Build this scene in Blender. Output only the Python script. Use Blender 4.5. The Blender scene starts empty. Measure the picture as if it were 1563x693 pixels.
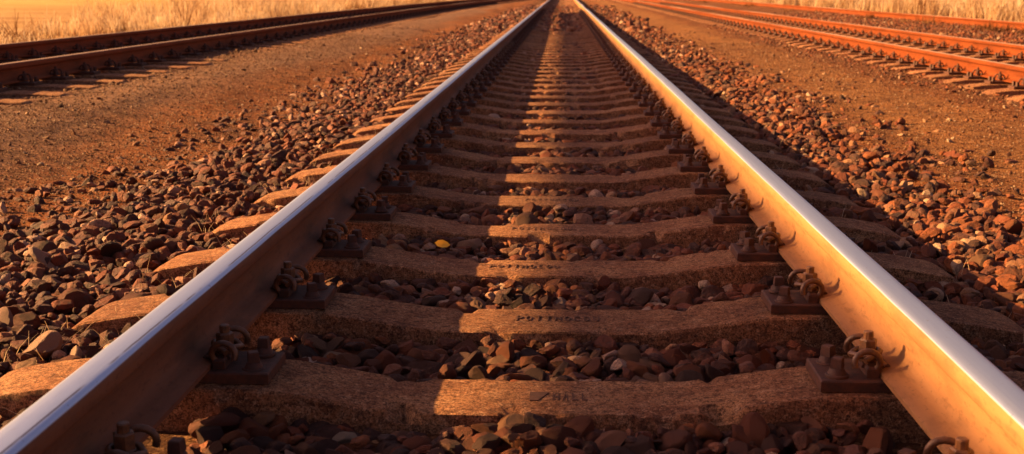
import bpy, math, random
import numpy as np
from mathutils import Vector, Matrix

random.seed(7)
rng = np.random.default_rng(7)
scene = bpy.context.scene
COL = scene.collection

# ------------------------------------------------------------------ camera
FPX, W0 = 1850.0, 1563.0
PITCH = math.atan(364.5 / FPX)
YAW = math.atan(78.5 * math.cos(PITCH) / FPX)
cam_d = bpy.data.cameras.new('camera')
cam_d.sensor_width = 36.0
cam_d.lens = 36.0 * FPX / W0
cam_d.clip_start, cam_d.clip_end = 0.05, 6000
cam_d.dof.use_dof = True
cam_d.dof.focus_distance = 3.3
cam_d.dof.aperture_fstop = 7.0
cam = bpy.data.objects.new('camera', cam_d)
COL.objects.link(cam)
CAMX, CAMZ = 0.037, 0.628
cam.location = (CAMX, 0, CAMZ)
cam.rotation_euler = (math.pi / 2 - PITCH, 0, YAW)
scene.camera = cam

# ------------------------------------------------------------------ light
SUN = Vector((-1.0, 0.15, 0.42)).normalized()      # direction towards the sun
elev = math.asin(SUN.z)
azim = math.atan2(SUN.x, SUN.y)                    # clockwise from +Y
world = bpy.data.worlds.new('World')
scene.world = world
world.use_nodes = True
wt = world.node_tree
sky = wt.nodes.new('ShaderNodeTexSky')
sky.sky_type = 'NISHITA'
sky.sun_disc = False
sky.sun_elevation = elev
sky.sun_rotation = azim
sky.dust_density = 4.0
sky.air_density = 1.0
sky.ozone_density = 1.0
bg = wt.nodes['Background']
bg.inputs['Strength'].default_value = 0.05
warm = wt.nodes.new('ShaderNodeMix'); warm.data_type = 'RGBA'; warm.blend_type = 'MULTIPLY'   # multiply tint warms and dims the whole sky
warm.inputs[0].default_value = 1.0; warm.inputs[7].default_value = (.72, .46, .44, 1)
wt.links.new(sky.outputs['Color'], warm.inputs[6]); wt.links.new(warm.outputs[2], bg.inputs['Color'])
sun_d = bpy.data.lights.new('sun', 'SUN')
sun_d.energy = 5.0
sun_d.angle = math.radians(0.42)
sun_d.color = (1.0, 0.54, 0.19)
sun = bpy.data.objects.new('sun', sun_d)
COL.objects.link(sun)
sun.rotation_euler = SUN.to_track_quat('Z', 'Y').to_euler()
scene.view_settings.view_transform = 'Standard'
scene.view_settings.look = 'None'
scene.view_settings.exposure = 1.95
scene.view_settings.gamma = 1.0

# ------------------------------------------------------------------ helpers
def link(o, parent=None):
    COL.objects.link(o)
    if parent is not None:
        o.parent = parent
    return o

def empty(name, loc=(0, 0, 0), label=None, cat=None, group=None):
    o = bpy.data.objects.new(name, None)
    o.location = loc
    o.empty_display_size = 0.2
    link(o)
    tag(o, label, cat, group)
    return o

def tag(o, label=None, cat=None, group=None, kind=None):
    if label: o['label'] = label
    if cat: o['category'] = cat
    if group: o['group'] = group
    if kind: o['kind'] = kind
    return o

def mesh_np(name, V, F, mat, smooth=False, angle=None):
    """V (n,3), F (m,k) constant polygon size or a list of lists"""
    me = bpy.data.meshes.new(name)
    if isinstance(F, np.ndarray):
        n, k = F.shape
        me.vertices.add(len(V)); me.vertices.foreach_set('co', np.asarray(V, np.float32).ravel())
        me.loops.add(n * k); me.loops.foreach_set('vertex_index', F.astype(np.int32).ravel())
        me.polygons.add(n)
        me.polygons.foreach_set('loop_start', np.arange(0, n * k, k, dtype=np.int32))
        me.polygons.foreach_set('loop_total', np.full(n, k, dtype=np.int32))
        me.update(calc_edges=True)
    else:
        me.from_pydata([tuple(v) for v in V], [], F)
        me.update()
    if mat: me.materials.append(mat)
    me.polygons.foreach_set('use_smooth', [bool(smooth)] * len(me.polygons))
    if smooth and angle is not None:
        me.set_sharp_from_angle(angle=math.radians(angle))
    return me

def obj(name, me, parent=None, loc=None, rz=0.0):
    o = bpy.data.objects.new(name, me)
    if loc is not None: o.location = loc
    if rz: o.rotation_euler = (0, 0, rz)
    return link(o, parent)

class MB:
    """collects simple solids into one mesh"""
    def __init__(self): self.v, self.f = [], []
    def add(self, vs, fs):
        b = len(self.v); self.v += [tuple(v) for v in vs]; self.f += [[i + b for i in f] for f in fs]
    def box(self, x0, x1, y0, y1, z0, z1, c=0.0):
        # box with a small chamfer on the upper edges
        v = [(x0, y0, z0), (x1, y0, z0), (x1, y1, z0), (x0, y1, z0),
             (x0, y0, z1 - c), (x1, y0, z1 - c), (x1, y1, z1 - c), (x0, y1, z1 - c)]
        f = [[3, 2, 1, 0], [0, 1, 5, 4], [1, 2, 6, 5], [2, 3, 7, 6], [3, 0, 4, 7]]
        if c:
            v += [(x0 + c, y0 + c, z1), (x1 - c, y0 + c, z1), (x1 - c, y1 - c, z1), (x0 + c, y1 - c, z1)]
            f += [[4, 5, 9, 8], [5, 6, 10, 9], [6, 7, 11, 10], [7, 4, 8, 11], [8, 9, 10, 11]]
        else:
            f += [[4, 5, 6, 7]]
        self.add(v, f)
    def prism(self, cx, cy, z0, z1, r, n=6, rot=0.0, r2=None, c=0.0):
        r2 = r if r2 is None else r2
        rings = [(z0, r), (z1 - c, r2)] + ([(z1, r2 - c)] if c else [])
        vs, fs = [], []
        for z, rr in rings:
            for i in range(n):
                a = rot + 2 * math.pi * i / n
                vs.append((cx + rr * math.cos(a), cy + rr * math.sin(a), z))
        for k in range(len(rings) - 1):
            for i in range(n):
                j = (i + 1) % n
                fs.append([k * n + i, k * n + j, (k + 1) * n + j, (k + 1) * n + i])
        fs.append([(len(rings) - 1) * n + i for i in range(n)])
        fs.append([n - 1 - i for i in range(n)])
        self.add(vs, fs)
    def tube(self, pts, r, n=8):
        pts = [Vector(p) for p in pts]
        vs, fs = [], []
        up = None
        for i, p in enumerate(pts):
            t = (pts[min(i + 1, len(pts) - 1)] - pts[max(i - 1, 0)]).normalized()
            if up is None:
                up = Vector((0, 0, 1)) if abs(t.z) < .9 else Vector((1, 0, 0))
            a = (up - t * up.dot(t)).normalized(); b = t.cross(a); up = a
            for k in range(n):
                th = 2 * math.pi * k / n
                vs.append(p + (a * math.cos(th) + b * math.sin(th)) * r)
        for i in range(len(pts) - 1):
            for k in range(n):
                j = (k + 1) % n
                fs.append([i * n + k, i * n + j, (i + 1) * n + j, (i + 1) * n + k])
        fs.append([n - 1 - k for k in range(n)])
        fs.append([(len(pts) - 1) * n + k for k in range(n)])
        self.add(vs, fs)
    def mesh(self, name, mat, smooth=False, angle=35):
        return mesh_np(name, self.v, self.f, mat, smooth, angle)

def snoise(x, y, seed=0, octaves=4, freq=1.0):
    """cheap smooth value noise, vectorised, -1..1"""
    x = np.asarray(x, float); y = np.asarray(y, float)
    out = np.zeros(np.broadcast(x, y).shape); amp, tot = 1.0, 0.0
    for o in range(octaves):
        f = freq * 2 ** o
        xi, yi = np.floor(x * f), np.floor(y * f)
        xf, yf = x * f - xi, y * f - yi
        u, v = xf * xf * (3 - 2 * xf), yf * yf * (3 - 2 * yf)
        def h(a, b):
            s = np.sin(a * 127.1 + b * 311.7 + seed * 74.7 + o * 19.3) * 43758.5453
            return (s - np.floor(s)) * 2 - 1
        out += amp * ((h(xi, yi) * (1 - u) + h(xi + 1, yi) * u) * (1 - v) + (h(xi, yi + 1) * (1 - u) + h(xi + 1, yi + 1) * u) * v)
        tot += amp; amp *= 0.5
    return out / tot

# ------------------------------------------------------------------ materials
class M:
    def __init__(self, name):
        self.m = bpy.data.materials.new(name); self.m.use_nodes = True
        self.t = self.m.node_tree; self.b = self.t.nodes['Principled BSDF']
        self.co = self.t.nodes.new('ShaderNodeTexCoord')
    def n(self, typ, **kw):
        nd = self.t.nodes.new(typ)
        for k, v in kw.items():
            if k in nd.inputs.keys(): nd.inputs[k].default_value = v
            else: setattr(nd, k, v)
        return nd
    def l(self, a, b): self.t.links.new(a, b)
    def mapping(self, scale=(1, 1, 1), src='Object'):
        mp = self.n('ShaderNodeMapping'); mp.inputs['Scale'].default_value = scale
        self.l(self.co.outputs[src], mp.inputs['Vector']); return mp.outputs['Vector']
    def noise(self, scale, detail=4, rough=.6, vec=None, dist=0.0):
        nd = self.n('ShaderNodeTexNoise'); nd.inputs['Scale'].default_value = scale
        nd.inputs['Detail'].default_value = detail; nd.inputs['Roughness'].default_value = rough
        nd.inputs['Distortion'].default_value = dist
        self.l(vec if vec is not None else self.co.outputs['Object'], nd.inputs['Vector']); return nd.outputs['Fac']
    def vor(self, scale, vec=None, out='Color', feature='F1'):
        nd = self.n('ShaderNodeTexVoronoi'); nd.feature = feature; nd.inputs['Scale'].default_value = scale
        self.l(vec if vec is not None else self.co.outputs['Object'], nd.inputs['Vector']); return nd.outputs[out]
    def ramp(self, fac, stops, interp='LINEAR'):
        nd = self.n('ShaderNodeValToRGB'); cr = nd.color_ramp; cr.interpolation = interp
        while len(cr.elements) < len(stops): cr.elements.new(0.5)
        for e, (p, c) in zip(cr.elements, stops):
            e.position = p; e.color = (*c, 1) if len(c) == 3 else c
        self.l(fac, nd.inputs['Fac']); return nd.outputs['Color']
    def mix(self, fac, a, b, mode='MIX'):
        nd = self.n('ShaderNodeMix'); nd.data_type = 'RGBA'; nd.blend_type = mode; nd.clamp_factor = True
        for s, v in ((nd.inputs[0], fac), (nd.inputs[6], a), (nd.inputs[7], b)):
            if isinstance(v, (int, float)): s.default_value = v
            elif isinstance(v, tuple): s.default_value = (*v, 1) if len(v) == 3 else v
            else: self.l(v, s)
        return nd.outputs[2]
    def math(self, op, a, b=0.0, c=0.0):
        nd = self.n('ShaderNodeMath'); nd.operation = op
        for i, v in enumerate((a, b, c)):
            if isinstance(v, (int, float)): nd.inputs[i].default_value = v
            else: self.l(v, nd.inputs[i])
        return nd.outputs[0]
    def smooth(self, v, lo, hi):
        nd = self.n('ShaderNodeMapRange'); nd.interpolation_type = 'SMOOTHSTEP'
        self.l(v, nd.inputs[0]); nd.inputs[1].default_value = lo; nd.inputs[2].default_value = hi
        return nd.outputs[0]
    def bump(self, h, strength, dist, normal=None):
        nd = self.n('ShaderNodeBump'); nd.inputs['Strength'].default_value = strength; nd.inputs['Distance'].default_value = dist
        self.l(h, nd.inputs['Height'])
        if normal is not None: self.l(normal, nd.inputs['Normal'])
        return nd.outputs['Normal']
    def fin(self, color=None, rough=0.9, normal=None, metal=0.0, spec=0.3):
        b = self.b
        for s, v in (('Base Color', color), ('Roughness', rough), ('Normal', normal), ('Metallic', metal), ('Specular IOR Level', spec)):
            if v is None: continue
            if isinstance(v, (int, float)): b.inputs[s].default_value = v
            elif isinstance(v, tuple): b.inputs[s].default_value = (*v, 1)
            else: self.l(v, b.inputs[s])
        return self.m

def mat_rail(name, rust_a, rust_b, polish):
    m = M(name)
    xyz = m.n('ShaderNodeSeparateXYZ'); m.l(m.co.outputs['Object'], xyz.inputs[0])
    vec = m.mapping((1, .12, 1))
    n1 = m.noise(9, 6, .65, vec); n2 = m.noise(160, 3, .7)
    n3 = m.noise(38, 5, .6, m.mapping((1, .35, 2.2)))
    rust = m.mix(m.smooth(n1, .3, .7), rust_a, rust_b)
    rust = m.mix(m.math('MULTIPLY', m.smooth(n3, .54, .7), .5), rust, tuple(c * .5 for c in rust_b))
    blot = m.noise(4.5, 6, .7, m.mapping((1, .45, 1.6)))
    rust = m.mix(m.math('MULTIPLY', m.smooth(blot, .50, .66), .55), rust, tuple(c * .55 for c in rust_b))
    flake = m.noise(75, 5, .75, m.mapping((1, .6, 1)))
    rust = m.mix(m.math('MULTIPLY', m.smooth(flake, .57, .64), .5), rust, tuple(c * .45 for c in rust_b))
    rust = m.mix(m.math('MULTIPLY', n2, .35), rust, tuple(c * .55 for c in rust_a))
    if polish:
        # worn running band on the top of the head: bright steel above z = -0.006
        n4 = m.noise(5, 3, .5, m.mapping((6, .25, 1)))
        edge = m.math('ADD', xyz.outputs['Z'], m.math('MULTIPLY', m.math('SUBTRACT', n4, .5), .004))
        top = m.smooth(edge, -.0098, -.0068)
        streak = m.noise(120, 3, .6, m.mapping((1, .01, 1)))
        steel = m.mix(streak, (.50, .60, .86), (.64, .76, .98))
        pit = m.smooth(m.noise(60, 5, .7), .62, .72)
        steel = m.mix(m.math('MULTIPLY', pit, .5), steel, (.32, .27, .29))
        # the dark seam where the wheels' running band ends, on the left rail
        sx = m.math('ADD', xyz.outputs['X'], m.math('MULTIPLY', m.math('SUBTRACT', m.noise(3, 4, .7, m.mapping((.01, 1, .01))), .5), .006))
        seam = m.math('SUBTRACT', 1.0, m.smooth(m.math('ABSOLUTE', m.math('ADD', sx, .7325)), .0008, .0030))
        seam = m.math('MULTIPLY', seam, m.smooth(m.noise(2.2, 4, .7, m.mapping((.01, 1, .01))), .40, .52))
        steel = m.mix(m.math('MULTIPLY', seam, .8), steel, (.13, .10, .13))
        color = m.mix(top, rust, steel)
        rough = m.math('SUBTRACT', .75, m.math('MULTIPLY', top, .40))
        rough = m.math('ADD', rough, m.math('MULTIPLY', m.math('SUBTRACT', streak, .5), .16))
        metal = m.math('MULTIPLY', top, .85)
    else:
        top = m.smooth(xyz.outputs['Z'], -.006, -.001)
        color = m.mix(m.math('MULTIPLY', top, .7), rust, (.42, .34, .30)); rough = .85; metal = m.math('MULTIPLY', top, .3)
    nm = m.bump(n2, .25, .0015, m.bump(n3, .35, .002))
    return m.fin(color, rough, nm, metal, .35 if polish else .12)

def mat_concrete():
    m = M('weathered_concrete')
    oi = m.n('ShaderNodeObjectInfo')
    off = m.n('ShaderNodeVectorMath'); off.operation = 'ADD'
    sc = m.n('ShaderNodeVectorMath'); sc.operation = 'SCALE'; m.l(oi.outputs['Random'], sc.inputs['Scale'])
    sc.inputs[0].default_value = (37, 91, 13)
    m.l(m.co.outputs['Object'], off.inputs[0]); m.l(sc.outputs[0], off.inputs[1])
    v = off.outputs[0]
    big = m.noise(5, 5, .6, v); mid = m.noise(26, 6, .7, v); fine = m.noise(230, 4, .8, v)
    c = m.ramp(big, [(.3, (.25, .10, .055)), (.5, (.42, .19, .09)), (.7, (.60, .32, .155))])
    c = m.mix(m.math('MULTIPLY', m.smooth(mid, .52, .68), .55), c, (.60, .38, .24))
    c = m.mix(m.math('MULTIPLY', m.smooth(mid, .47, .33), .6), c, (.09, .045, .03))
    st = m.n('ShaderNodeMapping'); st.inputs['Scale'].default_value = (1, 2.0, 2); m.l(v, st.inputs['Vector'])
    streak = m.noise(24, 6, .8, st.outputs['Vector'], .4)
    c = m.mix(m.math('MULTIPLY', m.smooth(streak, .50, .36), .7), c, (.11, .045, .025))
    c = m.mix(m.math('MULTIPLY', m.smooth(streak, .56, .72), .55), c, (.78, .52, .33))
    grit = m.vor(330, v, 'Distance')
    mf = m.noise(95, 5, .8, v)
    c = m.mix(m.math('MULTIPLY', m.smooth(mf, .50, .40), .85), c, (.06, .022, .013))
    c = m.mix(m.math('MULTIPLY', m.smooth(m.noise(60, 5, .85, v), .54, .62), .6), c, (.80, .46, .26))
    c = m.mix(m.math('MULTIPLY', m.smooth(fine, .55, .40), .75), c, (.06, .028, .018))
    c = m.mix(m.math('MULTIPLY', m.smooth(fine, .60, .72), .5), c, (.55, .40, .28))
    tint = m.ramp(oi.outputs['Random'], [(0, (.85, .85, .85)), (1, (1.1, 1.08, 1.05))])
    c = m.mix(1.0, c, tint, 'MULTIPLY')
    nm = m.bump(fine, .9, .004, m.bump(streak, .8, .008, m.bump(mid, .8, .012)))
    nm = m.bump(grit, .3, .002, nm)
    return m.fin(c, .92, nm, 0, .2)

def mat_stone(name, stops):
    m = M(name)
    at = m.n('ShaderNodeAttribute'); at.attribute_name = 'tone'
    oi = m.n('ShaderNodeObjectInfo')
    r = m.math('FRACT', m.math('ADD', at.outputs['Fac'], oi.outputs['Random']))
    base = m.ramp(r, stops)
    r2 = m.math('FRACT', m.math('MULTIPLY', r, 17.31))
    n1 = m.noise(70, 5, .65); n2 = m.noise(420, 3, .7)
    c = m.mix(m.math('MULTIPLY', m.smooth(n1, .5, .7), .55), base, m.mix(r2, (.20, .055, .018), (.26, .12, .06)))
    c = m.mix(m.math('MULTIPLY', m.smooth(n1, .48, .30), .6), c, (.03, .015, .012))
    c = m.mix(m.math('MULTIPLY', m.smooth(n2, .42, .6), .45), c, (.045, .02, .013))
    nm = m.bump(n2, .7, .004, m.bump(n1, .9, .013))
    return m.fin(c, m.math('ADD', .55, m.math('MULTIPLY', n1, .35)), nm, 0, .35)

def mat_ground():
    m = M('dirt_and_gravel')
    xyz = m.n('ShaderNodeSeparateXYZ'); m.l(m.co.outputs['Object'], xyz.inputs[0])
    X, Y = xyz.outputs['X'], xyz.outputs['Y']
    flow = m.mapping((1, .22, 1))
    big = m.noise(.9, 5, .6, flow); patch = m.noise(2.6, 5, .65, m.mapping((1, .4, 1)))
    mid = m.noise(14, 6, .7); fine = m.noise(95, 5, .8)
    Xn = m.math('ADD', X, m.math('MULTIPLY', m.math('SUBTRACT', big, .5), 1.6))
    c = m.mix(m.smooth(patch, .35, .65), (.17, .048, .014), (.34, .115, .034))
    # grey band left of the main track: rail shade tinted into the dusty ground; pale gravel path on the right
    left_shade_band = m.math('MULTIPLY', m.smooth(Xn, -4.3, -3.5), m.smooth(Xn, -2.35, -3.0))
    c = m.mix(m.math('MULTIPLY', left_shade_band, .8), c, (.24, .155, .12))
    right_path = m.math('MULTIPLY', m.smooth(Xn, 1.7, 2.4), m.smooth(Xn, 3.4, 2.8))
    c = m.mix(m.math('MULTIPLY', right_path, .7), c, (.30, .145, .052))
    # dark bed of the side tracks; right one's tone carries shade between its rails
    lb = m.math('MULTIPLY', m.smooth(Xn, -3.5, -4.0), m.smooth(Xn, -6.8, -6.2))
    c = m.mix(m.math('MULTIPLY', lb, .6), c, (.13, .062, .034))
    rb = m.math('MULTIPLY', m.smooth(Xn, 3.1, 3.6), m.smooth(Xn, 10.5, 9.0))
    c = m.mix(m.math('MULTIPLY', rb, .75), c, (.10, .033, .014))
    mb = m.math('MULTIPLY', m.smooth(X, -1.8, -1.3), m.smooth(X, 1.8, 1.3))
    c = m.mix(m.math('MULTIPLY', mb, .85), c, (.10, .045, .022))
    # stubble field on the left, dry meadow on the right
    fl = m.smooth(Xn, -7.0, -8.5)
    rows = m.noise(1.4, 4, .6, m.mapping((.16, 1, 1)))
    field = m.mix(m.smooth(rows, .4, .6), (.36, .20, .085), (.50, .32, .14))
    field = m.mix(m.smooth(X, -14, -34), field, m.mix(m.smooth(rows, .42, .58), (.44, .32, .10), (.52, .41, .15)))
    c = m.mix(fl, c, field)
    fr = m.smooth(Xn, 10.5, 12)
    c = m.mix(fr, c, (.34, .18, .07))
    spk = m.vor(70, None, 'Color'); sp = m.n('ShaderNodeSeparateColor'); m.l(spk, sp.inputs[0])
    pale = m.math('MULTIPLY', m.smooth(sp.outputs[0], .78, .92), m.math('SUBTRACT', 1.0, fl))
    c = m.mix(m.math('MULTIPLY', pale, .7), c, (.50, .28, .14))
    dark = m.math('MULTIPLY', m.smooth(sp.outputs[1], .70, .9), m.math('SUBTRACT', 1.0, fl))
    c = m.mix(m.math('MULTIPLY', dark, .6), c, (.07, .028, .014))
    c = m.mix(m.math('MULTIPLY', m.smooth(mid, .5, .3), .5), c, m.mix(.5, c, (.06, .025, .012)))
    c = m.mix(m.math('MULTIPLY', m.smooth(fine, .5, .3), .5), c, (.09, .036, .017))
    mott = m.noise(5.5, 6, .75)
    c = m.mix(m.math('MULTIPLY', m.math('MULTIPLY', m.smooth(mott, .52, .38), .6), m.math('SUBTRACT', 1.0, fl)), c, (.055, .024, .014))
    c = m.mix(m.math('MULTIPLY', m.math('MULTIPLY', m.smooth(m.noise(30, 5, .8), .55, .66), .6), m.math('SUBTRACT', 1.0, fl)), c, (.42, .19, .085))
    vd = m.vor(85, None, 'Distance')
    nm = m.bump(mid, .9, .045); nm = m.bump(vd, .9, .012, nm); nm = m.bump(fine, .9, .012, nm)
    return m.fin(c, .95, nm, 0, .15)

def mat_grass(name, a, b, d):
    m = M(name)
    at = m.n('ShaderNodeAttribute'); at.attribute_name = 'tone'
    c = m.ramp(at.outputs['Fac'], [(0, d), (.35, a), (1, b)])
    tr = m.n('ShaderNodeBsdfTranslucent'); m.l(c, tr.inputs['Color'])
    mx = m.n('ShaderNodeMixShader'); mx.inputs[0].default_value = .4
    m.fin(c, .7, None, 0, .2)
    out = m.t.nodes['Material Output']
    m.l(m.b.outputs[0], mx.inputs[1]); m.l(tr.outputs[0], mx.inputs[2]); m.l(mx.outputs[0], out.inputs['Surface'])
    return m.m

def mat_iron(name, a, b, rough=.7):
    m = M(name)
    n1 = m.noise(60, 5, .65); n2 = m.noise(300, 3, .7)
    c = m.mix(m.smooth(n1, .35, .65), a, b)
    nm = m.bump(n2, .4, .0015, m.bump(n1, .3, .003))
    return m.fin(c, rough, nm, .0, .5)

RAIL_MAIN = mat_rail('polished_rusty_rail', (.39, .20, .074), (.29, .13, .047), True)
RAIL_MAIN_SHADED = mat_rail('polished_shaded_rusty_rail', (.23, .095, .045), (.15, .055, .027), True)  # left rail: rust darkened to carry the shade of its inner face
RAIL_LEFT = mat_rail('dull_brown_rail', (.27, .085, .038), (.19, .058, .026), False)
RAIL_RIGHT = mat_rail('orange_rusty_rail', (.20, .050, .012), (.13, .032, .009), False)
CONC = mat_concrete()
STONE = mat_stone('ballast_stone', [(0, (.040, .015, .012)), (.25, (.070, .020, .013)), (.5, (.115, .027, .011)),
                                    (.68, (.21, .044, .012)), (.80, (.11, .040, .030)), (.90, (.28, .10, .048)), (1, (.62, .42, .30))])
STONE_RED = mat_stone('red_ballast_stone', [(0, (.045, .02, .016)), (.25, (.09, .027, .014)), (.5, (.19, .045, .013)),
                                    (.72, (.27, .08, .022)), (.85, (.16, .075, .045)), (.95, (.36, .18, .085)), (1, (.5, .36, .25))])
PEBBLE = mat_stone('path_pebble', [(0, (.07, .024, .01)), (.4, (.15, .05, .018)), (.7, (.26, .11, .045)), (.9, (.36, .22, .12)), (1, (.5, .38, .26))])
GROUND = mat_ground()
IRON = mat_iron('rusty_iron', (.085, .026, .012), (.045, .016, .009))
IRON_CLIP = mat_iron('worn_spring_steel', (.15, .062, .026), (.07, .03, .016), .42)
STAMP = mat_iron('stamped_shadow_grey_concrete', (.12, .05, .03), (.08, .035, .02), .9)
GRASS_GOLD = mat_grass('dry_golden_grass', (.52, .36, .21), (.76, .66, .48), (.20, .09, .04))
GRASS_BROWN = mat_grass('dry_brown_grass', (.16, .07, .028), (.30, .16, .07), (.06, .025, .01))
LEAF = mat_grass('yellow_leaf', (.75, .5, .06), (.85, .62, .12), (.6, .35, .05))
SHADE_PIPE_MAT = mat_iron('grey_painted_steel', (.30, .29, .27), (.24, .22, .20), .5)

# ------------------------------------------------------------------ tracks: where they run
def cx_main(y): return 0.0
def cx_left(y): return -4.93 + .85 * (max(0.0, y - 20) / 39) ** 2 if y < 75 else -4.93 + .85 * (55 / 39) ** 2 + (y - 75) * .0615
def cx_right(y): return 4.82
def cx_far(y): return 9.1 + .75
G = 0.7175 + 0.0335                       # centre line to centre of rail
PROF = [(0, 0), (.012, -.0004), (.022, -.0018), (.0285, -.0048), (.0325, -.0100), (.0338, -.018), (.0342, -.036), (.0320, -.0395),
        (.0190, -.0445), (.0115, -.0500), (.0082, -.0600), (.0070, -.080), (.0070, -.098), (.0095, -.114), (.0155, -.1235),
        (.030, -.1295), (.0605, -.1375), (.0625, -.1395), (.0625, -.149)]
PROF = PROF + [(-x, z) for x, z in reversed(PROF)]
PROF = PROF[1:] if PROF[-1] == (0, 0) else PROF
PROF = [p for i, p in enumerate(PROF) if i == 0 or p != PROF[i - 1]]

def rail_mesh(name, cxf, side, y0, y1, mat, z0=0.0):
    ys = [y0]
    while ys[-1] < y1: ys.append(ys[-1] + (0.6 if ys[-1] < 12 else 3.0 if ys[-1] < 100 else 30))
    ys[-1] = y1
    n = len(PROF); V = []; F = []
    for y in ys:
        wob = .0012 * math.sin(y * 1.7 + side) + .002 * math.sin(y * .53 + 2 * side)
        if y > 12: wob *= 1 + (y - 12) * .12
        for x, z in PROF: V.append((cxf(y) + side * G + x + wob * .6, y, z + z0 + wob * .4))
    for i in range(len(ys) - 1):
        for k in range(n):
            j = (k + 1) % n
            F.append((i * n + k, i * n + j, (i + 1) * n + j, (i + 1) * n + k))
    return mesh_np(name, np.array(V), np.array(F), mat, True, 40)

def sleeper_top(x):
    a = abs(x)
    if a < .24: z = -.216
    elif a < .62:
        t = (a - .24) / .38; t = t * t * (3 - 2 * t); z = -.216 + t * (.216 - .1735)
    elif a < .93: z = -.1735
    else: z = -.1735 - .05 * ((a - .93) / .33) ** 1.5
    return z

def sleeper_mesh(name, seed, nst, half=1.25):
    xs = np.linspace(-half, half, nst)
    r = np.random.default_rng(seed)
    # cross-section: (y, z below the top)
    cs = [(-.130, -.21), (-.121, -.10), (-.1125, -.028), (-.110, -.0055), (-.105, -.0006), (-.060, 0), (-.02, .0004), (.02, .0004),
          (.060, 0), (.105, -.0006), (.110, -.0055), (.1125, -.028), (.121, -.10), (.130, -.21)]
    n = len(cs); V = []
    for i, x in enumerate(xs):
        zt = sleeper_top(x if half < 1.3 else min(abs(x), .93 + (abs(x) - .93) * .25 if abs(x) > .93 else abs(x))); a = abs(x)
        e = max(0, (a - half + .08) / .08)
        for k, (y, dz) in enumerate(cs):
            ny = float(snoise(x * 22, k * 1.7, seed, 3)) * .0032
            nz = float(snoise(x * 5, k * 2.3 + 40, seed, 3)) * .0025
            chip = max(0.0, float(snoise(x * 14, k // 7 * 9.7, seed + 5, 3)) - .30) * .055
            if k in (3, 4, 9, 10): nz -= chip; ny -= math.copysign(chip, y) * .9
            if abs(.74 - a) < .2 : nz *= .3; 
            V.append((x, y * (1 - .12 * e * e) + ny * (1 if k in (2, 3, 4, 9, 10, 11) else .5), zt + dz + nz - .035 * e * e))
    F = []
    for i in range(nst - 1):
        for k in range(n - 1):
            F.append([i * n + k, (i + 1) * n + k, (i + 1) * n + k + 1, i * n + k + 1])
    F.append([k for k in range(n)]); F.append([(nst - 1) * n + n - 1 - k for k in range(n)])
    for f in F[:-2]: f.reverse()
    me = mesh_np(name, V, F, CONC, True, 24)
    return me

SL_NEAR = [sleeper_mesh('sleeper_shape', s, 130) for s in range(5)]
SL_LONG = [sleeper_mesh('long_sleeper_shape', s + 30, 40, 1.46) for s in range(3)]
SL_FAR = [sleeper_mesh('sleeper_shape_far', s + 10, 18) for s in range(2)]

# ------------------------------------------------------------------ rail fastenings (local frame: rail centre at x = 0, +x towards the bolt side)
def plate_mesh():
    b = MB(); b.box(-.188, .188, -.078, .078, -.172, -.149, .003)
    for s in (-1, 1): b.box(s * .079 - .0125, s * .079 + .0125, -.055, .055, -.149, -.128, .004)      # ribs beside the foot
    return b.mesh('baseplate_shape', IRON)
def screw_mesh():
    b = MB(); b.prism(0, 0, -.149, -.143, .024, 16, c=.002); b.prism(0, 0, -.143, -.131, .0195, 16, r2=.0155, c=.002)
    b.prism(0, 0, -.131, -.109, .0165, 4, .55, r2=.0150, c=.002)
    return b.mesh('screw_shape', IRON, True, 30)
def bolt_mesh(hi=.0):
    b = MB(); b.prism(0, 0, -.128, -.118, .021, 16, c=.002)
    b.prism(0, 0, -.118, -.110, .019, 16, c=.003); b.prism(0, 0, -.1105, -.082, .0185, 6, .35, c=.003)
    b.prism(0, 0, -.083, -.066, .0105, 10, c=.002)
    return b.mesh('bolt_shape', IRON_CLIP, True, 30)
def clip_mesh(s):
    """bent spring rod: centre bight round the bolt, a coil loop on either side, toes on the rail foot"""
    b = MB(); P = []
    for k in range(13):                                   # left coil: a loop in a plane leaning over the foot
        t = -2.6 + 4.6 * k / 12
        P.append((s * (.002 + .026 * math.sin(t) + .006), -.046 - .004 * k / 3, -.117 + .024 * math.cos(t)))
    b.tube(P, .0068, 8)
    P = [(x, -y, z) for x, y, z in P]
    b.tube(P, .0068, 8)
    P = []
    for k in range(11):                                   # centre bight
        t = math.pi * k / 10
        P.append((s * (.010 - .034 * math.sin(t)), -.040 + .080 * k / 10, -.119 + .012 * math.sin(t)))
    b.tube(P, .0068, 8)
    P = [(s * -.030, -.036, -.128), (s * -.012, -.026, -.112), (s * .018, -.024, -.112), (s * .034, 0, -.116), (s * .018, .024, -.112), (s * -.012, .026, -.112), (s * -.030, .036, -.128)]
    b.tube(P, .0065, 8)
    return b.mesh('clip_shape', IRON_CLIP, True, 50)
def clamp_foot_mesh(s):
    b = MB(); x0, x1 = sorted((s * -.040, s * .018)); b.box(x0, x1, -.030, .030, -.1355, -.1275, .003)
    return b.mesh('clamp_shape', IRON)
PLATE, SCREW, BOLT = plate_mesh(), screw_mesh(), bolt_mesh()
CLIP = {1: clip_mesh(1), -1: clip_mesh(-1)}
CLAMP = {1: clamp_foot_mesh(1), -1: clamp_foot_mesh(-1)}

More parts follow.
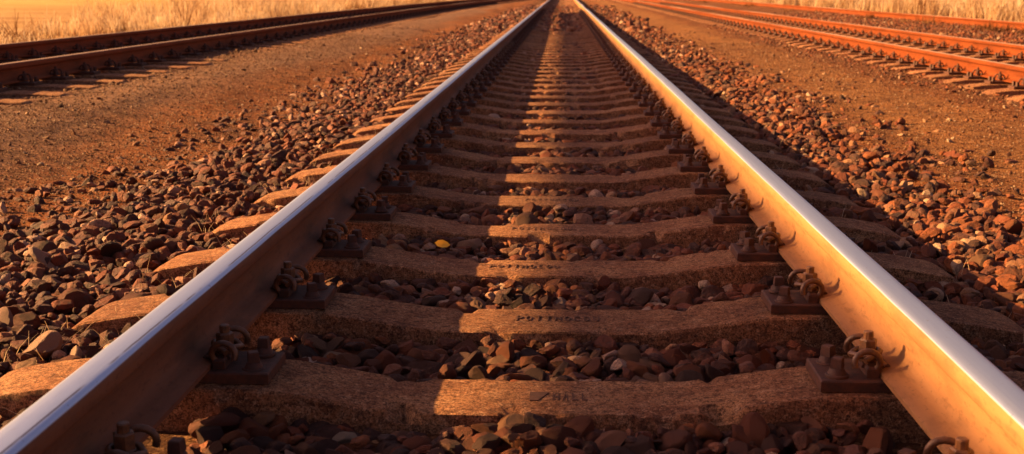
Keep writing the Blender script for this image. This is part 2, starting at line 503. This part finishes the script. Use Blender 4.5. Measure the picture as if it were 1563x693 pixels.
def fastening_mesh():
    """whole fastening of one rail joined, for the farther sleepers (both sides of the rail)"""
    b = MB(); b.box(-.188, .188, -.078, .078, -.172, -.149, .003)
    for s in (-1, 1):
        x0, x1 = sorted((s * .035, s * .094)); b.box(x0, x1, -.03, .03, -.1365, -.122, .003)
        b.prism(s * .078, 0, -.122, -.085, .019, 6, .35, c=.003); b.prism(s * .078, 0, -.086, -.068, .0105, 8)
        for q in (-1, 1):
            b.prism(s * .150, q * .045, -.149, -.113, .018, 6, r2=.014)
            P = [(s * (.078 + .026 * math.sin(t)), q * (.050 + .002 * t), -.117 + .024 * math.cos(t)) for t in np.linspace(-2.4, 2.0, 7)]
            b.tube(P, .007, 5)
    return b.mesh('rail_fastening_shape', IRON)
FAST = fastening_mesh()

# ------------------------------------------------------------------ lettering cast into the sleepers
def text_mesh(body, size):
    cu = bpy.data.curves.new('letters', 'FONT'); cu.body = body; cu.size = size
    cu.extrude = .0012; cu.resolution_u = 3
    o = bpy.data.objects.new('letters', cu); COL.objects.link(o)
    bpy.context.view_layer.update()
    me = bpy.data.meshes.new_from_object(o.evaluated_get(bpy.context.evaluated_depsgraph_get()))
    bpy.data.objects.remove(o); me.materials.clear(); me.materials.append(STAMP)
    return me
LETTERS = {}
def letter(ch, w, h):
    k = (ch, round(w, 4))
    if k not in LETTERS:
        me = text_mesh(ch, 1.0)
        xs = [v.co.x for v in me.vertices]; ys = [v.co.y for v in me.vertices]
        wx = max(xs) - min(xs); hy = max(ys) - min(ys)
        for v in me.vertices:
            v.co.x = (v.co.x - (max(xs) + min(xs)) / 2) * (w / wx) * (.35 if ch == 'I' else 1); v.co.y = (v.co.y - (max(ys) + min(ys)) / 2) * h / hy
            v.co.z = .0012 if v.co.z > 0 else -.0012
        LETTERS[k] = me
    return LETTERS[k]
def write(parent, text, x0, x1, y, z):
    st = (x1 - x0) / len(text)
    for i, ch in enumerate(text):
        if ch != ' ': obj('letter', letter(ch, st * .62, .044), parent, (x0 + st * (i + .5), y, z))
def logo_mesh():
    b = MB(); t = .0012
    v = [(-.018, -.026), (.0, -.026), (.022, .026), (-.018, .026)]
    b.add([(x, y, -t) for x, y in v] + [(x, y, t) for x, y in v], [[3, 2, 1, 0], [4, 5, 6, 7], [0, 1, 5, 4], [1, 2, 6, 5], [2, 3, 7, 6], [3, 0, 4, 7]])
    return b.mesh('emblem_shape', STAMP)
LOGO = logo_mesh()

# ------------------------------------------------------------------ build the tracks
def lean(o, a, b=0): o.rotation_euler = (b, a, o.rotation_euler.z)

def build_track(label, cxf, z, ys, mat, near_to, fast_to, rails=(-1, 1), sink=0.0, y_end=420, group='railway tracks', fast_from=-5, yaw_f=None, rail_y0=-4):
    tr = empty('railway_track', (0, 0, 0), label, 'railway track', group)
    for s in rails:
        obj('rail', rail_mesh('rail_shape', cxf, s, rail_y0, y_end, RAIL_MAIN_SHADED if (cxf is cx_main and s < 0) else mat, 0.0), tr, (0, 0, z))
    for i, y in enumerate(ys):
        near = y < near_to
        me = random.choice(SL_LONG if cxf is cx_left else SL_NEAR if near or y < 9 else SL_FAR)
        dx = random.uniform(-.012, .012); rz = random.uniform(-.007, .007)
        if near: rz *= .3; dx *= .5
        h = (cxf(y + .5) - cxf(y - .5))
        sl = obj('sleeper', me, tr, (cxf(y) + dx, y, z - sink), rz - h)
        sl.rotation_euler.x = random.gauss(0, .006)
        if near:
            for s in (-1, 1):
                gx = s * G - dx
                obj('baseplate', PLATE, sl, (gx, 0, 0))
                for q in (-1, 1):
                    bx = gx + q * .079
                    obj('spring_clamp', CLAMP[q], sl, (bx, 0, 0))
                    c = obj('spring_clip', CLIP[q], sl, (bx, random.uniform(-.003, .003), 0), random.uniform(-.10, .10))
                    bt = obj('bolt', BOLT, sl, (bx, 0, random.uniform(-.004, .003)), random.uniform(0, 1.0))
                    for w in (-1, 1):
                        obj('screw', SCREW, sl, (gx + q * .150, w * .045, random.uniform(-.004, .003)), random.uniform(0, 1.5))
        elif fast_from < y < fast_to:
            for s in (-1, 1):
                if s in rails: obj('rail_fastening', FAST, sl, (s * G - dx, 0, 0))
        if cxf is cx_main and i in (1, 2, 3, 4, 5):
            zt = -.2145
            if i == 1:
                obj('emblem', LOGO, sl, (-.008, -.008, zt)); write(sl, 'HALL', .018, .100, -.008, zt)
            else:
                xl = (-.085, -.19, -.15, -.12)[i - 2]; write(sl, 'POTTHOCOU', xl, xl + .225, .006, zt)
    return tr

SP = .6
Y_FIRST = 2.44 - SP
ys_main = [Y_FIRST + SP * i for i in range(190)]
build_track('main railway track with bright polished rails running straight from the foreground to the horizon', cx_main, 0, ys_main, RAIL_MAIN, 17, 45)
Z_L, Z_R, Z_F = .07, -.045, -.03
build_track('dull brown railway track on the left beside the dry grass', cx_left, Z_L, [5.0 + SP * i for i in range(150)], RAIL_LEFT, 0, 60, sink=-.0, rail_y0=4)
build_track('orange rusty two-rail track on the right beside the main track', cx_right, Z_R, [7.0 + SP * i for i in range(165)], RAIL_RIGHT, 0, 70, rail_y0=4)
build_track('low rusty track half buried in dirt beneath the pale grass at far right', cx_far, Z_F, [14.0 + SP * i for i in range(110)], RAIL_RIGHT, 0, 0, sink=.03, rail_y0=8)

# ------------------------------------------------------------------ ground
def sstep(v, a, b):
    t = np.clip((v - a) / (b - a), 0, 1); return t * t * (3 - 2 * t)
def cxl_np(y): return np.vectorize(cx_left)(y)
def base_h(x, y):
    """height of the earth under everything"""
    x = np.asarray(x, float); y = np.asarray(y, float)
    z = np.full(np.broadcast(x, y).shape, -.245)
    dl = x - np.where(np.abs(x + 5) < 4, cxl_np(np.clip(y, 0, 75)), -4.93)
    z = z + sstep(dl, 3.0, 1.5) * (.124)                     # left track bed
    z = np.where(x < -6.1, z - sstep(x, -6.6, -8.0) * .06, z)
    z = z - sstep(x, 2.6, 3.5) * .014 + sstep(x, 5.9, 6.6) * .024 + sstep(x, 8.3, 8.9) * .045
    m = sstep(np.abs(x), 1.9, 1.4)                            # the main ballast bed: earth a little lower between stones
    z = z - m * .015
    far = sstep(y, 9, 22) * sstep(np.abs(x), .75, .2)         # dirt fills the middle of the track farther off
    z = z + far * .035
    calm = 1 - sstep(np.abs(y), 60, 150) * .5
    z = z + (snoise(x, y * .6, 3, 4, 1.1) * .018 + snoise(x, y, 5, 3, 7) * .005) * (1 - m * .6) * calm
    rut = sstep(np.abs(x), 1.9, 2.3) * (sstep(np.abs(x), 4.6, 4.0))
    z = z + rut * snoise(x + .25 * snoise(x, y * .1, 9, 2, 1), y * .12, 13, 3, 2.4) * .022
    return z
def grid_axis(segs):
    out = []
    for a, b, s in segs: out += list(np.arange(a, b, s))
    out.append(segs[-1][1]); return np.array(out)
gx = grid_axis([(-1500, -200, 130), (-200, -40, 16), (-40, -12, 1.5), (-12, -7, .3), (-7, 7, .1), (7, 13, .25), (13, 40, 1.5), (40, 200, 16), (200, 1500, 130)])
gy = grid_axis([(-60, 0, 10), (0, 14, .1), (14, 30, .25), (30, 90, 1.0), (90, 300, 10), (300, 3000, 150)])
GX, GY = np.meshgrid(gx, gy); GZ = base_h(GX, GY)
V = np.stack([GX, GY, GZ], -1).reshape(-1, 3)
nx, ny = len(gx), len(gy)
ii, jj = np.meshgrid(np.arange(nx - 1), np.arange(ny - 1))
a = (jj * nx + ii).ravel()
F = np.stack([a, a + 1, a + nx + 1, a + nx], -1)
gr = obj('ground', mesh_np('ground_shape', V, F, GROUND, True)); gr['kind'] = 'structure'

# ------------------------------------------------------------------ stones
def ico(sub):
    t = (1 + 5 ** .5) / 2
    v = [(-1, t, 0), (1, t, 0), (-1, -t, 0), (1, -t, 0), (0, -1, t), (0, 1, t), (0, -1, -t), (0, 1, -t), (t, 0, -1), (t, 0, 1), (-t, 0, -1), (-t, 0, 1)]
    f = [(0, 11, 5), (0, 5, 1), (0, 1, 7), (0, 7, 10), (0, 10, 11), (1, 5, 9), (5, 11, 4), (11, 10, 2), (10, 7, 6), (7, 1, 8),
         (3, 9, 4), (3, 4, 2), (3, 2, 6), (3, 6, 8), (3, 8, 9), (4, 9, 5), (2, 4, 11), (6, 2, 10), (8, 6, 7), (9, 8, 1)]
    v = [np.array(p, float) / np.linalg.norm(p) for p in v]
    for _ in range(sub):
        c, nf = {}, []
        def mid(i, j):
            k = (min(i, j), max(i, j))
            if k not in c:
                p = v[i] + v[j]; v.append(p / np.linalg.norm(p)); c[k] = len(v) - 1
            return c[k]
        for i, j, k in f:
            p, q, r = mid(i, j), mid(j, k), mid(k, i)
            nf += [(i, p, r), (j, q, p), (k, r, q), (p, q, r)]
        f = nf
    return np.array(v), np.array(f)
def rock(sub, seed, round_=.0):
    r = np.random.default_rng(seed); v, f = ico(sub)
    for _ in range(9):                                   # cleave by random planes
        n = r.normal(size=3); n /= np.linalg.norm(n); d = r.uniform(.46 + round_, .84)
        s = v @ n; v = v - np.outer(np.maximum(s - d, 0), n)
    v = v + r.normal(size=v.shape) * .014
    v = v * np.array([1.12, r.uniform(.62, .95), r.uniform(.45, .8)])
    return v, f
R3 = [rock(2, 100 + i, .0 if i % 3 else .14) for i in range(14)]
R2 = [rock(1, 200 + i, .02) for i in range(14)]
R1 = [rock(0, 300 + i, .1) for i in range(8)]
def grain(seed):
    r = np.random.default_rng(seed)
    v = np.array([(1, 0, 0), (-1, 0, 0), (0, 1, 0), (0, -1, 0), (0, 0, 1), (0, 0, -1)], float) * r.uniform(.6, 1.1, (6, 1)) + r.normal(size=(6, 3)) * .12
    return v * np.array([1, 1, .75]), np.array([(0, 2, 4), (2, 1, 4), (1, 3, 4), (3, 0, 4), (2, 0, 5), (1, 2, 5), (3, 1, 5), (0, 3, 5)])
R0 = [grain(400 + i) for i in range(12)]

def rots(n, tilt=.6):
    """random rotation matrices, mostly lying flat"""
    az = rng.uniform(0, 2 * np.pi, n); tx = rng.normal(0, tilt, n); ty = rng.normal(0, tilt, n)
    ca, sa, cx, sx, cy, sy = np.cos(az), np.sin(az), np.cos(tx), np.sin(tx), np.cos(ty), np.sin(ty)
    Z = np.zeros((n, 3, 3)); Z[:, 0, 0] = ca; Z[:, 0, 1] = -sa; Z[:, 1, 0] = sa; Z[:, 1, 1] = ca; Z[:, 2, 2] = 1
    X = np.zeros((n, 3, 3)); X[:, 0, 0] = 1; X[:, 1, 1] = cx; X[:, 1, 2] = -sx; X[:, 2, 1] = sx; X[:, 2, 2] = cx
    Y = np.zeros((n, 3, 3)); Y[:, 1, 1] = 1; Y[:, 0, 0] = cy; Y[:, 0, 2] = sy; Y[:, 2, 0] = -sy; Y[:, 2, 2] = cy
    return Y @ X @ Z

def scatter(name, P, S, variants, mat, parent, tilt=.5):
    """P (n,3) positions, S (n,) radii -> ONE joined mesh"""
    n = len(P)
    if not n: return
    vi = rng.integers(0, len(variants), n); R = rots(n, tilt); tone = rng.uniform(0, 1, n)
    VV, FF, TT, base = [], [], [], 0
    for k, (v, f) in enumerate(variants):
        m = vi == k; c = int(m.sum())
        if not c: continue
        w = np.einsum('nij,vj->nvi', R[m], v) * S[m][:, None, None] + P[m][:, None, :]
        VV.append(w.reshape(-1, 3)); FF.append((f[None] + (np.arange(c) * len(v))[:, None, None]).reshape(-1, 3) + base)
        TT.append(np.repeat(tone[m], len(v))); base += c * len(v)
    me = mesh_np(name + '_shape', np.concatenate(VV), np.concatenate(FF), mat)
    at = me.attributes.new('tone', 'FLOAT', 'POINT'); at.data.foreach_set('value', np.concatenate(TT).astype(np.float32))
    o = obj(name, me, parent); o['kind'] = 'stuff'
    return o

def visible(x, y, z=-.22, m=40):
    """keep only what the camera could nearly see (plus a margin for a step to the side)"""
    p = np.stack([np.asarray(x) - CAMX, np.asarray(y), np.full(np.shape(x), z - CAMZ)], -1)
    cp, sp, cy_, sy_ = math.cos(PITCH), math.sin(PITCH), math.cos(YAW), math.sin(YAW)
    xr = p[..., 0] * cy_ + p[..., 1] * sy_; fw = -p[..., 0] * sy_ + p[..., 1] * cy_
    d = fw * cp - p[..., 2] * sp; u = fw * sp + p[..., 2] * cp
    d = np.maximum(d, .05)
    px = 781.5 + FPX * xr / d; py = 346.5 - FPX * u / d
    return (px > -m * 3) & (px < 1563 + m * 3) & (py < 693 + m * 2), px, py, d

def ballast_h(x, y):
    """top of the ballast"""
    a = np.abs(x)
    inner = -.262 + .01 * sstep(a, .3, .6)
    outer = -.248 + sstep(a, 1.15, 1.45) * .018 - sstep(a, 1.4, 1.9) * .02
    z = np.where(a < .75, inner, outer)
    return z + snoise(x, y, 11, 3, 3.0) * .014

def on_sleeper(x, y, pad=0.0):
    k = np.round((y - Y_FIRST) / SP); dy = np.abs(y - (Y_FIRST + k * SP))
    return (np.abs(x) < 1.24 + pad) & (dy < .112 + pad)

def jitter_grid(x0, x1, y0, y1, s):
    xs = np.arange(x0, x1, s); ys = np.arange(y0, y1, s * .866)
    A, B = np.meshgrid(xs, ys); A = A + (np.arange(len(ys)) % 2)[:, None] * s / 2
    A = A + rng.uniform(-.42, .42, A.shape) * s; B = B + rng.uniform(-.42, .42, B.shape) * s
    return A.ravel(), B.ravel()

ballast = empty('ballast', (0, 0, 0)); ballast['kind'] = 'structure'
near_list = []
def ballast_zone(y0, y1, s, variants, layers, collect=False):
    for L in range(layers):
        x, y = jitter_grid(-2.6, 2.6, y0, y1, s * (1 if L == 0 else 1.25))
        e = snoise(x, y, 21, 4, 1.6) * .38
        edge = np.where(x < 0, (-1.84 - e) - x, x - (1.68 + e))       # >0 outside the bed
        keep = rng.uniform(0, 1, len(x)) > (.78 * sstep(edge, -.30, .12) + .22 * sstep(edge, .1, .7))
        keep &= ~on_sleeper(x, y, .006 if L else .0)
        vis, px, py, d = visible(x, y); keep &= vis
        x, y = x[keep], y[keep]
        r = s * .62 * np.clip(np.exp(rng.normal(0, .34, len(x))), .4, 1.55)
        r *= np.where(rng.uniform(0, 1, len(x)) < .08, 1.35, 1)
        # keep clear of the rails
        clear = ~((np.abs(np.abs(x) - G) < .075 + r * .3))
        x, y, r = x[clear], y[clear], r[clear]
        z = ballast_h(x, y) + r * .1 + L * s * .33 + rng.uniform(-.3, .25, len(x)) * s
        k = on_sleeper(x, y, .02); z = np.where(k, np.minimum(z, -.235), z)
        P = np.stack([x, y, z], -1)
        red = (x > 1.05) & (rng.uniform(0, 1, len(x)) < .85) | (rng.uniform(0, 1, len(x)) < np.where(np.abs(x) < .7, .5, .12))
        if collect: near_list.append((P, r, red))
        else:
            scatter('ballast_stones', P[~red], r[~red], variants, STONE, ballast)
            scatter('red_ballast_stones', P[red], r[red], variants, STONE_RED, ballast)
ballast_zone(1.3, 5.2, .042, R2, 2, True)
ballast_zone(5.2, 11, .045, R2, 1)
ballast_zone(11, 24, .058, R1, 1)
ballast_zone(24, 60, .11, R1, 1)
# nearest zone: the 300 stones that show largest are objects of their own
P = np.concatenate([a[0] for a in near_list]); Rr = np.concatenate([a[1] for a in near_list]); red = np.concatenate([a[2] for a in near_list])
vis, px, py, d = visible(P[:, 0], P[:, 1])
size = Rr / d * FPX * ((px > -5) & (px < 1568) & (py < 700)) * np.where(np.abs(np.abs(P[:, 0]) - .9) < .13, .2, 1) * (P[:, 2] > ballast_h(P[:, 0], P[:, 1]) + .002)
idx = np.argsort(-size)[:300]
mask = np.ones(len(P), bool); mask[idx] = False
ROCK_ME = {}
for flag, mt in ((False, STONE), (True, STONE_RED)):
    for i, (v, f) in enumerate(R3): ROCK_ME[(flag, i)] = mesh_np('stone_shape', v, f, mt)
for i in idx:
    o = obj('stone', ROCK_ME[(bool(red[i]), int(rng.integers(0, len(R3))))], ballast, tuple(P[i]))
    o.scale = (Rr[i],) * 3; o.rotation_euler = (rng.normal(0, .5), rng.normal(0, .5), rng.uniform(0, 6.28))
for flag, nm, mt in ((False, 'ballast_stones', STONE), (True, 'red_ballast_stones', STONE_RED)):
    m = mask & (red == flag); close = m & (P[:, 1] < 3.6)
    scatter(nm, P[close], Rr[close], R3, mt, ballast)
    m = m & (P[:, 1] >= 3.6)
    scatter(nm, P[m], Rr[m], R2, mt, ballast)

x, y = jitter_grid(-2.3, 2.2, 1.4, 5.0, .024)
k = visible(x, y)[0] & ~on_sleeper(x, y) & (np.abs(np.abs(x) - G) > .07); x, y = x[k], y[k]
scatter('ballast_grit', np.stack([x, y, ballast_h(x, y) - .004], -1), rng.uniform(.004, .012, len(x)), R0, STONE, ballast)

# pebbles of the trodden ground on both sides, and the beds of the side tracks
def pebbles(name, x0, x1, y0, y1, s, rmin, rmax, variants, mat, prob=1.0, dens=None):
    x, y = jitter_grid(x0, x1, y0, y1, s)
    k = visible(x, y, -.24, 10)[0] & (rng.uniform(0, 1, len(x)) < prob)
    if dens is not None: k &= rng.uniform(0, 1, len(x)) < dens(x, y)
    x, y = x[k], y[k]
    r = rmin + (rmax - rmin) * rng.uniform(0, 1, len(x)) ** 2.4
    z = base_h(x, y) + r * .25
    return scatter(name, np.stack([x, y, z], -1), r, variants, mat, gr, .4)
pebbles('path_pebbles', -3.6, 3.3, 2.5, 8, .021, .003, .0095, R0, PEBBLE, .9, lambda x, y: (np.abs(x) > 1.6) * 1.0)
pebbles('path_pebbles', -4.4, 3.8, 8, 20, .042, .005, .013, R0, PEBBLE, .8, lambda x, y: (np.abs(x) > 1.7) * 1.0)
pebbles('path_pebbles', -4.4, 3.6, 3, 26, .16, .012, .030, R2, PEBBLE, .5, lambda x, y: (np.abs(x) > 1.6) * np.clip(.5 + snoise(x, y, 31, 3, .8), 0, 1))
pebbles('side_bed_stones', 3.1, 3.95, 8, 30, .062, .012, .034, R1, STONE_RED, .5, lambda x, y: sstep(x + snoise(x, y, 8, 3, 1.0) * .4, 3.1, 3.7))
pebbles('side_bed_stones', 3.9, 6.3, 8, 40, .085, .012, .034, R1, STONE, .6)  # darker stones carry the shade between the right track's rails
pebbles('side_bed_stones', 6.2, 9.0, 12, 44, .10, .022, .05, R1, STONE_RED, .9)
pebbles('side_bed_stones', -6.6, -3.5, 7, 24, .08, .008, .024, R1, PEBBLE, .5)

# ------------------------------------------------------------------ dry grass
def blades(name, x, y, z, h, mat, parent=None, spread=.35, width=.006, seg=3, tone=None):
    n = len(x)
    az = rng.uniform(0, 2 * np.pi, n); ln = rng.uniform(.1, 1, n) * spread
    wa = az + np.pi / 2 + rng.normal(0, .5, n)
    wdt = width * rng.uniform(.6, 1.4, n)
    V = []; 
    for k in range(seg + 1):
        t = k / seg; bend = ln * t * t
        cx = x + np.cos(az) * bend * h; cy = y + np.sin(az) * bend * h; cz = z + h * (t - .25 * ln * t * t)
        w = wdt * (1 - t * .75)
        V.append(np.stack([cx - np.cos(wa) * w, cy - np.sin(wa) * w, cz], -1))
        V.append(np.stack([cx + np.cos(wa) * w, cy + np.sin(wa) * w, cz], -1))
    V = np.stack(V, 1).reshape(-1, 3); m = (seg + 1) * 2
    f = np.array([[2 * k, 2 * k + 1, 2 * k + 3, 2 * k + 2] for k in range(seg)])
    F = (f[None] + (np.arange(n) * m)[:, None, None]).reshape(-1, 4)
    me = mesh_np(name + '_shape', V, F, mat)
    tone = np.clip((.6 if tone is None else tone) + rng.normal(0, .14, n), 0, 1)
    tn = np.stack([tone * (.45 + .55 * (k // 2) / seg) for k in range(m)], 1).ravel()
    at = me.attributes.new('tone', 'FLOAT', 'POINT'); at.data.foreach_set('value', tn.astype(np.float32))
    o = obj(name, me, parent); return o

def grass_field(name, x0, x1, y0, y1, n, hf, mat, dens, label, cat='grass', width=.006, spread=.4, edge=None, per=26):
    """tussocks: every clump has its own height, lean, width and tone"""
    nc = n // per
    cx = rng.uniform(x0, x1, nc); cy = y0 + (y1 - y0) * rng.uniform(0, 1, nc) ** 1.5
    ex = edge(cy) if edge is not None else 0
    k = (rng.uniform(0, 1, nc) < dens(cx + ex, cy)); cx, cy = cx[k], cy[k]; ex = ex[k] if edge is not None else 0
    k = visible(cx + ex, cy, -.1, 80)[0]; cx, cy = cx[k], cy[k]; ex = ex[k] if edge is not None else 0
    hc = hf(cx, cy) * np.exp(rng.normal(0, .28, len(cx))); rc = rng.uniform(.04, .16, len(cx)); tc = rng.normal(.55, .22, len(cx))
    rep_ = rng.integers(per // 3, per * 5 // 3, len(cx))
    g = lambda a: np.repeat(a, rep_)
    m = int(rep_.sum())
    x = g(cx + ex) + rng.normal(0, 1, m) * g(rc); y = g(cy) + rng.normal(0, 1, m) * g(rc)
    h = g(hc) * rng.uniform(.45, 1.2, m)
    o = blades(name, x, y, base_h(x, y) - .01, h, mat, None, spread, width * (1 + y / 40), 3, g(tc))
    tag(o, label, cat, None, 'stuff'); return o

lft = lambda y: cxl_np(np.clip(y, 0, 75)) + 4.93
grass_field('dry_grass', -10.5, -5.98, 11, 75, 85000,
            lambda x, y: (.24 + .10 * sstep(y, 18, 22) + .26 * snoise(x, y, 41, 3, .5)) * (1 + .45 * sstep(y, 22, 32)) * (.55 + .45 * sstep(x, -6.1, -6.8)),
            GRASS_GOLD, lambda x, y: np.clip(.55 + 1.5 * snoise(x, y, 42, 3, .8), .03, 1), 'tall dry golden grass along the outer side of the left track', edge=lft, width=.005, spread=.7)
grass_field('brown_undergrowth', -8.2, -6.1, 13, 60, 24000, lambda x, y: .16 + .12 * snoise(x, y, 51, 3, .8),
            GRASS_BROWN, lambda x, y: np.clip(.2 + 1.6 * snoise(x, y, 52, 3, .45), 0, 1), 'low brown scrubby growth at the foot of the golden grass on the left', edge=lft, spread=.9)
grass_field('pale_meadow_grass', 9.75, 17, 22, 95, 110000, lambda x, y: .55 + .12 * snoise(x, y, 61, 3, .5),
            GRASS_GOLD, lambda x, y: np.clip(.8 + .6 * snoise(x, y, 62, 3, .6), .1, 1), 'pale straw coloured tall grass behind the far right track', width=.007, spread=.5)
grass_field('trackside_weeds', 8.3, 9.9, 20, 80, 9000, lambda x, y: .12 + .08 * snoise(x, y, 71, 3, .6),
            GRASS_BROWN, lambda x, y: np.clip(.1 + 1.4 * snoise(x, y, 72, 3, .5), 0, 1), 'sparse low brown weeds between the far right rails', spread=.9)
# little dry tufts along the outer side of the left rail and near sleeper ends
tx, ty = [], []
for i in range(170):
    side = random.random()
    y0 = random.uniform(2.2, 16) if i < 90 else random.uniform(2.0, 6)
    x0 = random.choice((-1, -1, -1, 1)) * random.uniform(.86, 1.28) if side < .7 else random.uniform(-5.6, -3.8)
    k = random.randint(3, 9); tx += [x0 + random.gauss(0, .018) for _ in range(k)]; ty += [y0 + random.gauss(0, .018) for _ in range(k)]
tx, ty = np.array(tx), np.array(ty)
o = blades('dry_grass_tufts', tx, ty, np.where(np.abs(tx) < 2, -.25, -.17), rng.uniform(.03, .10, len(tx)), GRASS_GOLD, None, 1.2, .0014)
tag(o, 'thin dry straw tufts growing between the stones beside the rails', 'grass', None, 'stuff')

# ------------------------------------------------------------------ small countable things
def leaf(loc, s, rz, tilt, label):
    V = []
    pts = [(-1, 0), (-.6, .42), (0, .55), (.6, .35), (1, 0), (.6, -.35), (0, -.5), (-.6, -.42)]
    top = [(x * s, y * s, .10 * s * (abs(y) * 2 + x * x)) for x, y in pts] + [(0, 0, 0)]
    bot = [(x, y, z - .0006) for x, y, z in top]
    n = len(pts)
    F = [[i, (i + 1) % n, n] for i in range(n)] + [[n + 1 + (i + 1) % n, n + 1 + i, 2 * n + 1] for i in range(n)] + [[(i + 1) % n, i, n + 1 + i, n + 1 + (i + 1) % n] for i in range(n)]
    me = mesh_np('leaf_shape', top + bot, F, LEAF)
    at = me.attributes.new('tone', 'FLOAT', 'POINT'); at.data.foreach_set('value', np.full(len(top) * 2, .8, np.float32))
    o = obj('fallen_leaf', me, None, loc, rz); o.rotation_euler = (tilt, .2, rz)
    tag(o, label, 'leaf'); return o
leaf((-.335, 3.70, -.158), .025, .3, 1.05, 'bright yellow fallen leaf lying against the fourth sleeper left of its middle')

# ------------------------------------------------------------------ added shade caster, unseen above and left of the frame; it shades the right half of the main track
px_, zc, rr = -14.0, 5.868, .214
pb = empty('shade_caster', (px_, 0, 0), 'unseen raised tube on trestles, added to shade the main track', 'added shade caster')
b = MB(); b.tube([(0, y, zc) for y in np.arange(-12, 46, 2.0)], rr, 20); obj('pipe', b.mesh('pipe_shape', SHADE_PIPE_MAT, True, 40), pb)
for y in (-9, 25.5):
    b = MB()
    for s in (-1, 1):
        b.box(s * .35 - .06, s * .35 + .06, y - .06, y + .06, -.3, zc + .1)
    b.box(-.28, .28, y - .05, y + .05, zc - rr - .12, zc - rr + .004); b.box(-.28, .28, y - .04, y + .04, 2.4, 2.5)
    obj('trestle', b.mesh('trestle_shape', SHADE_PIPE_MAT), pb)
print('objects', len(bpy.data.objects), 'tris', sum(sum(len(p.vertices) - 2 for p in o.data.polygons) if len(o.data.polygons) < 3000 else len(o.data.polygons) * (len(o.data.polygons[0].vertices) - 2) for o in bpy.data.objects if o.type == 'MESH'))
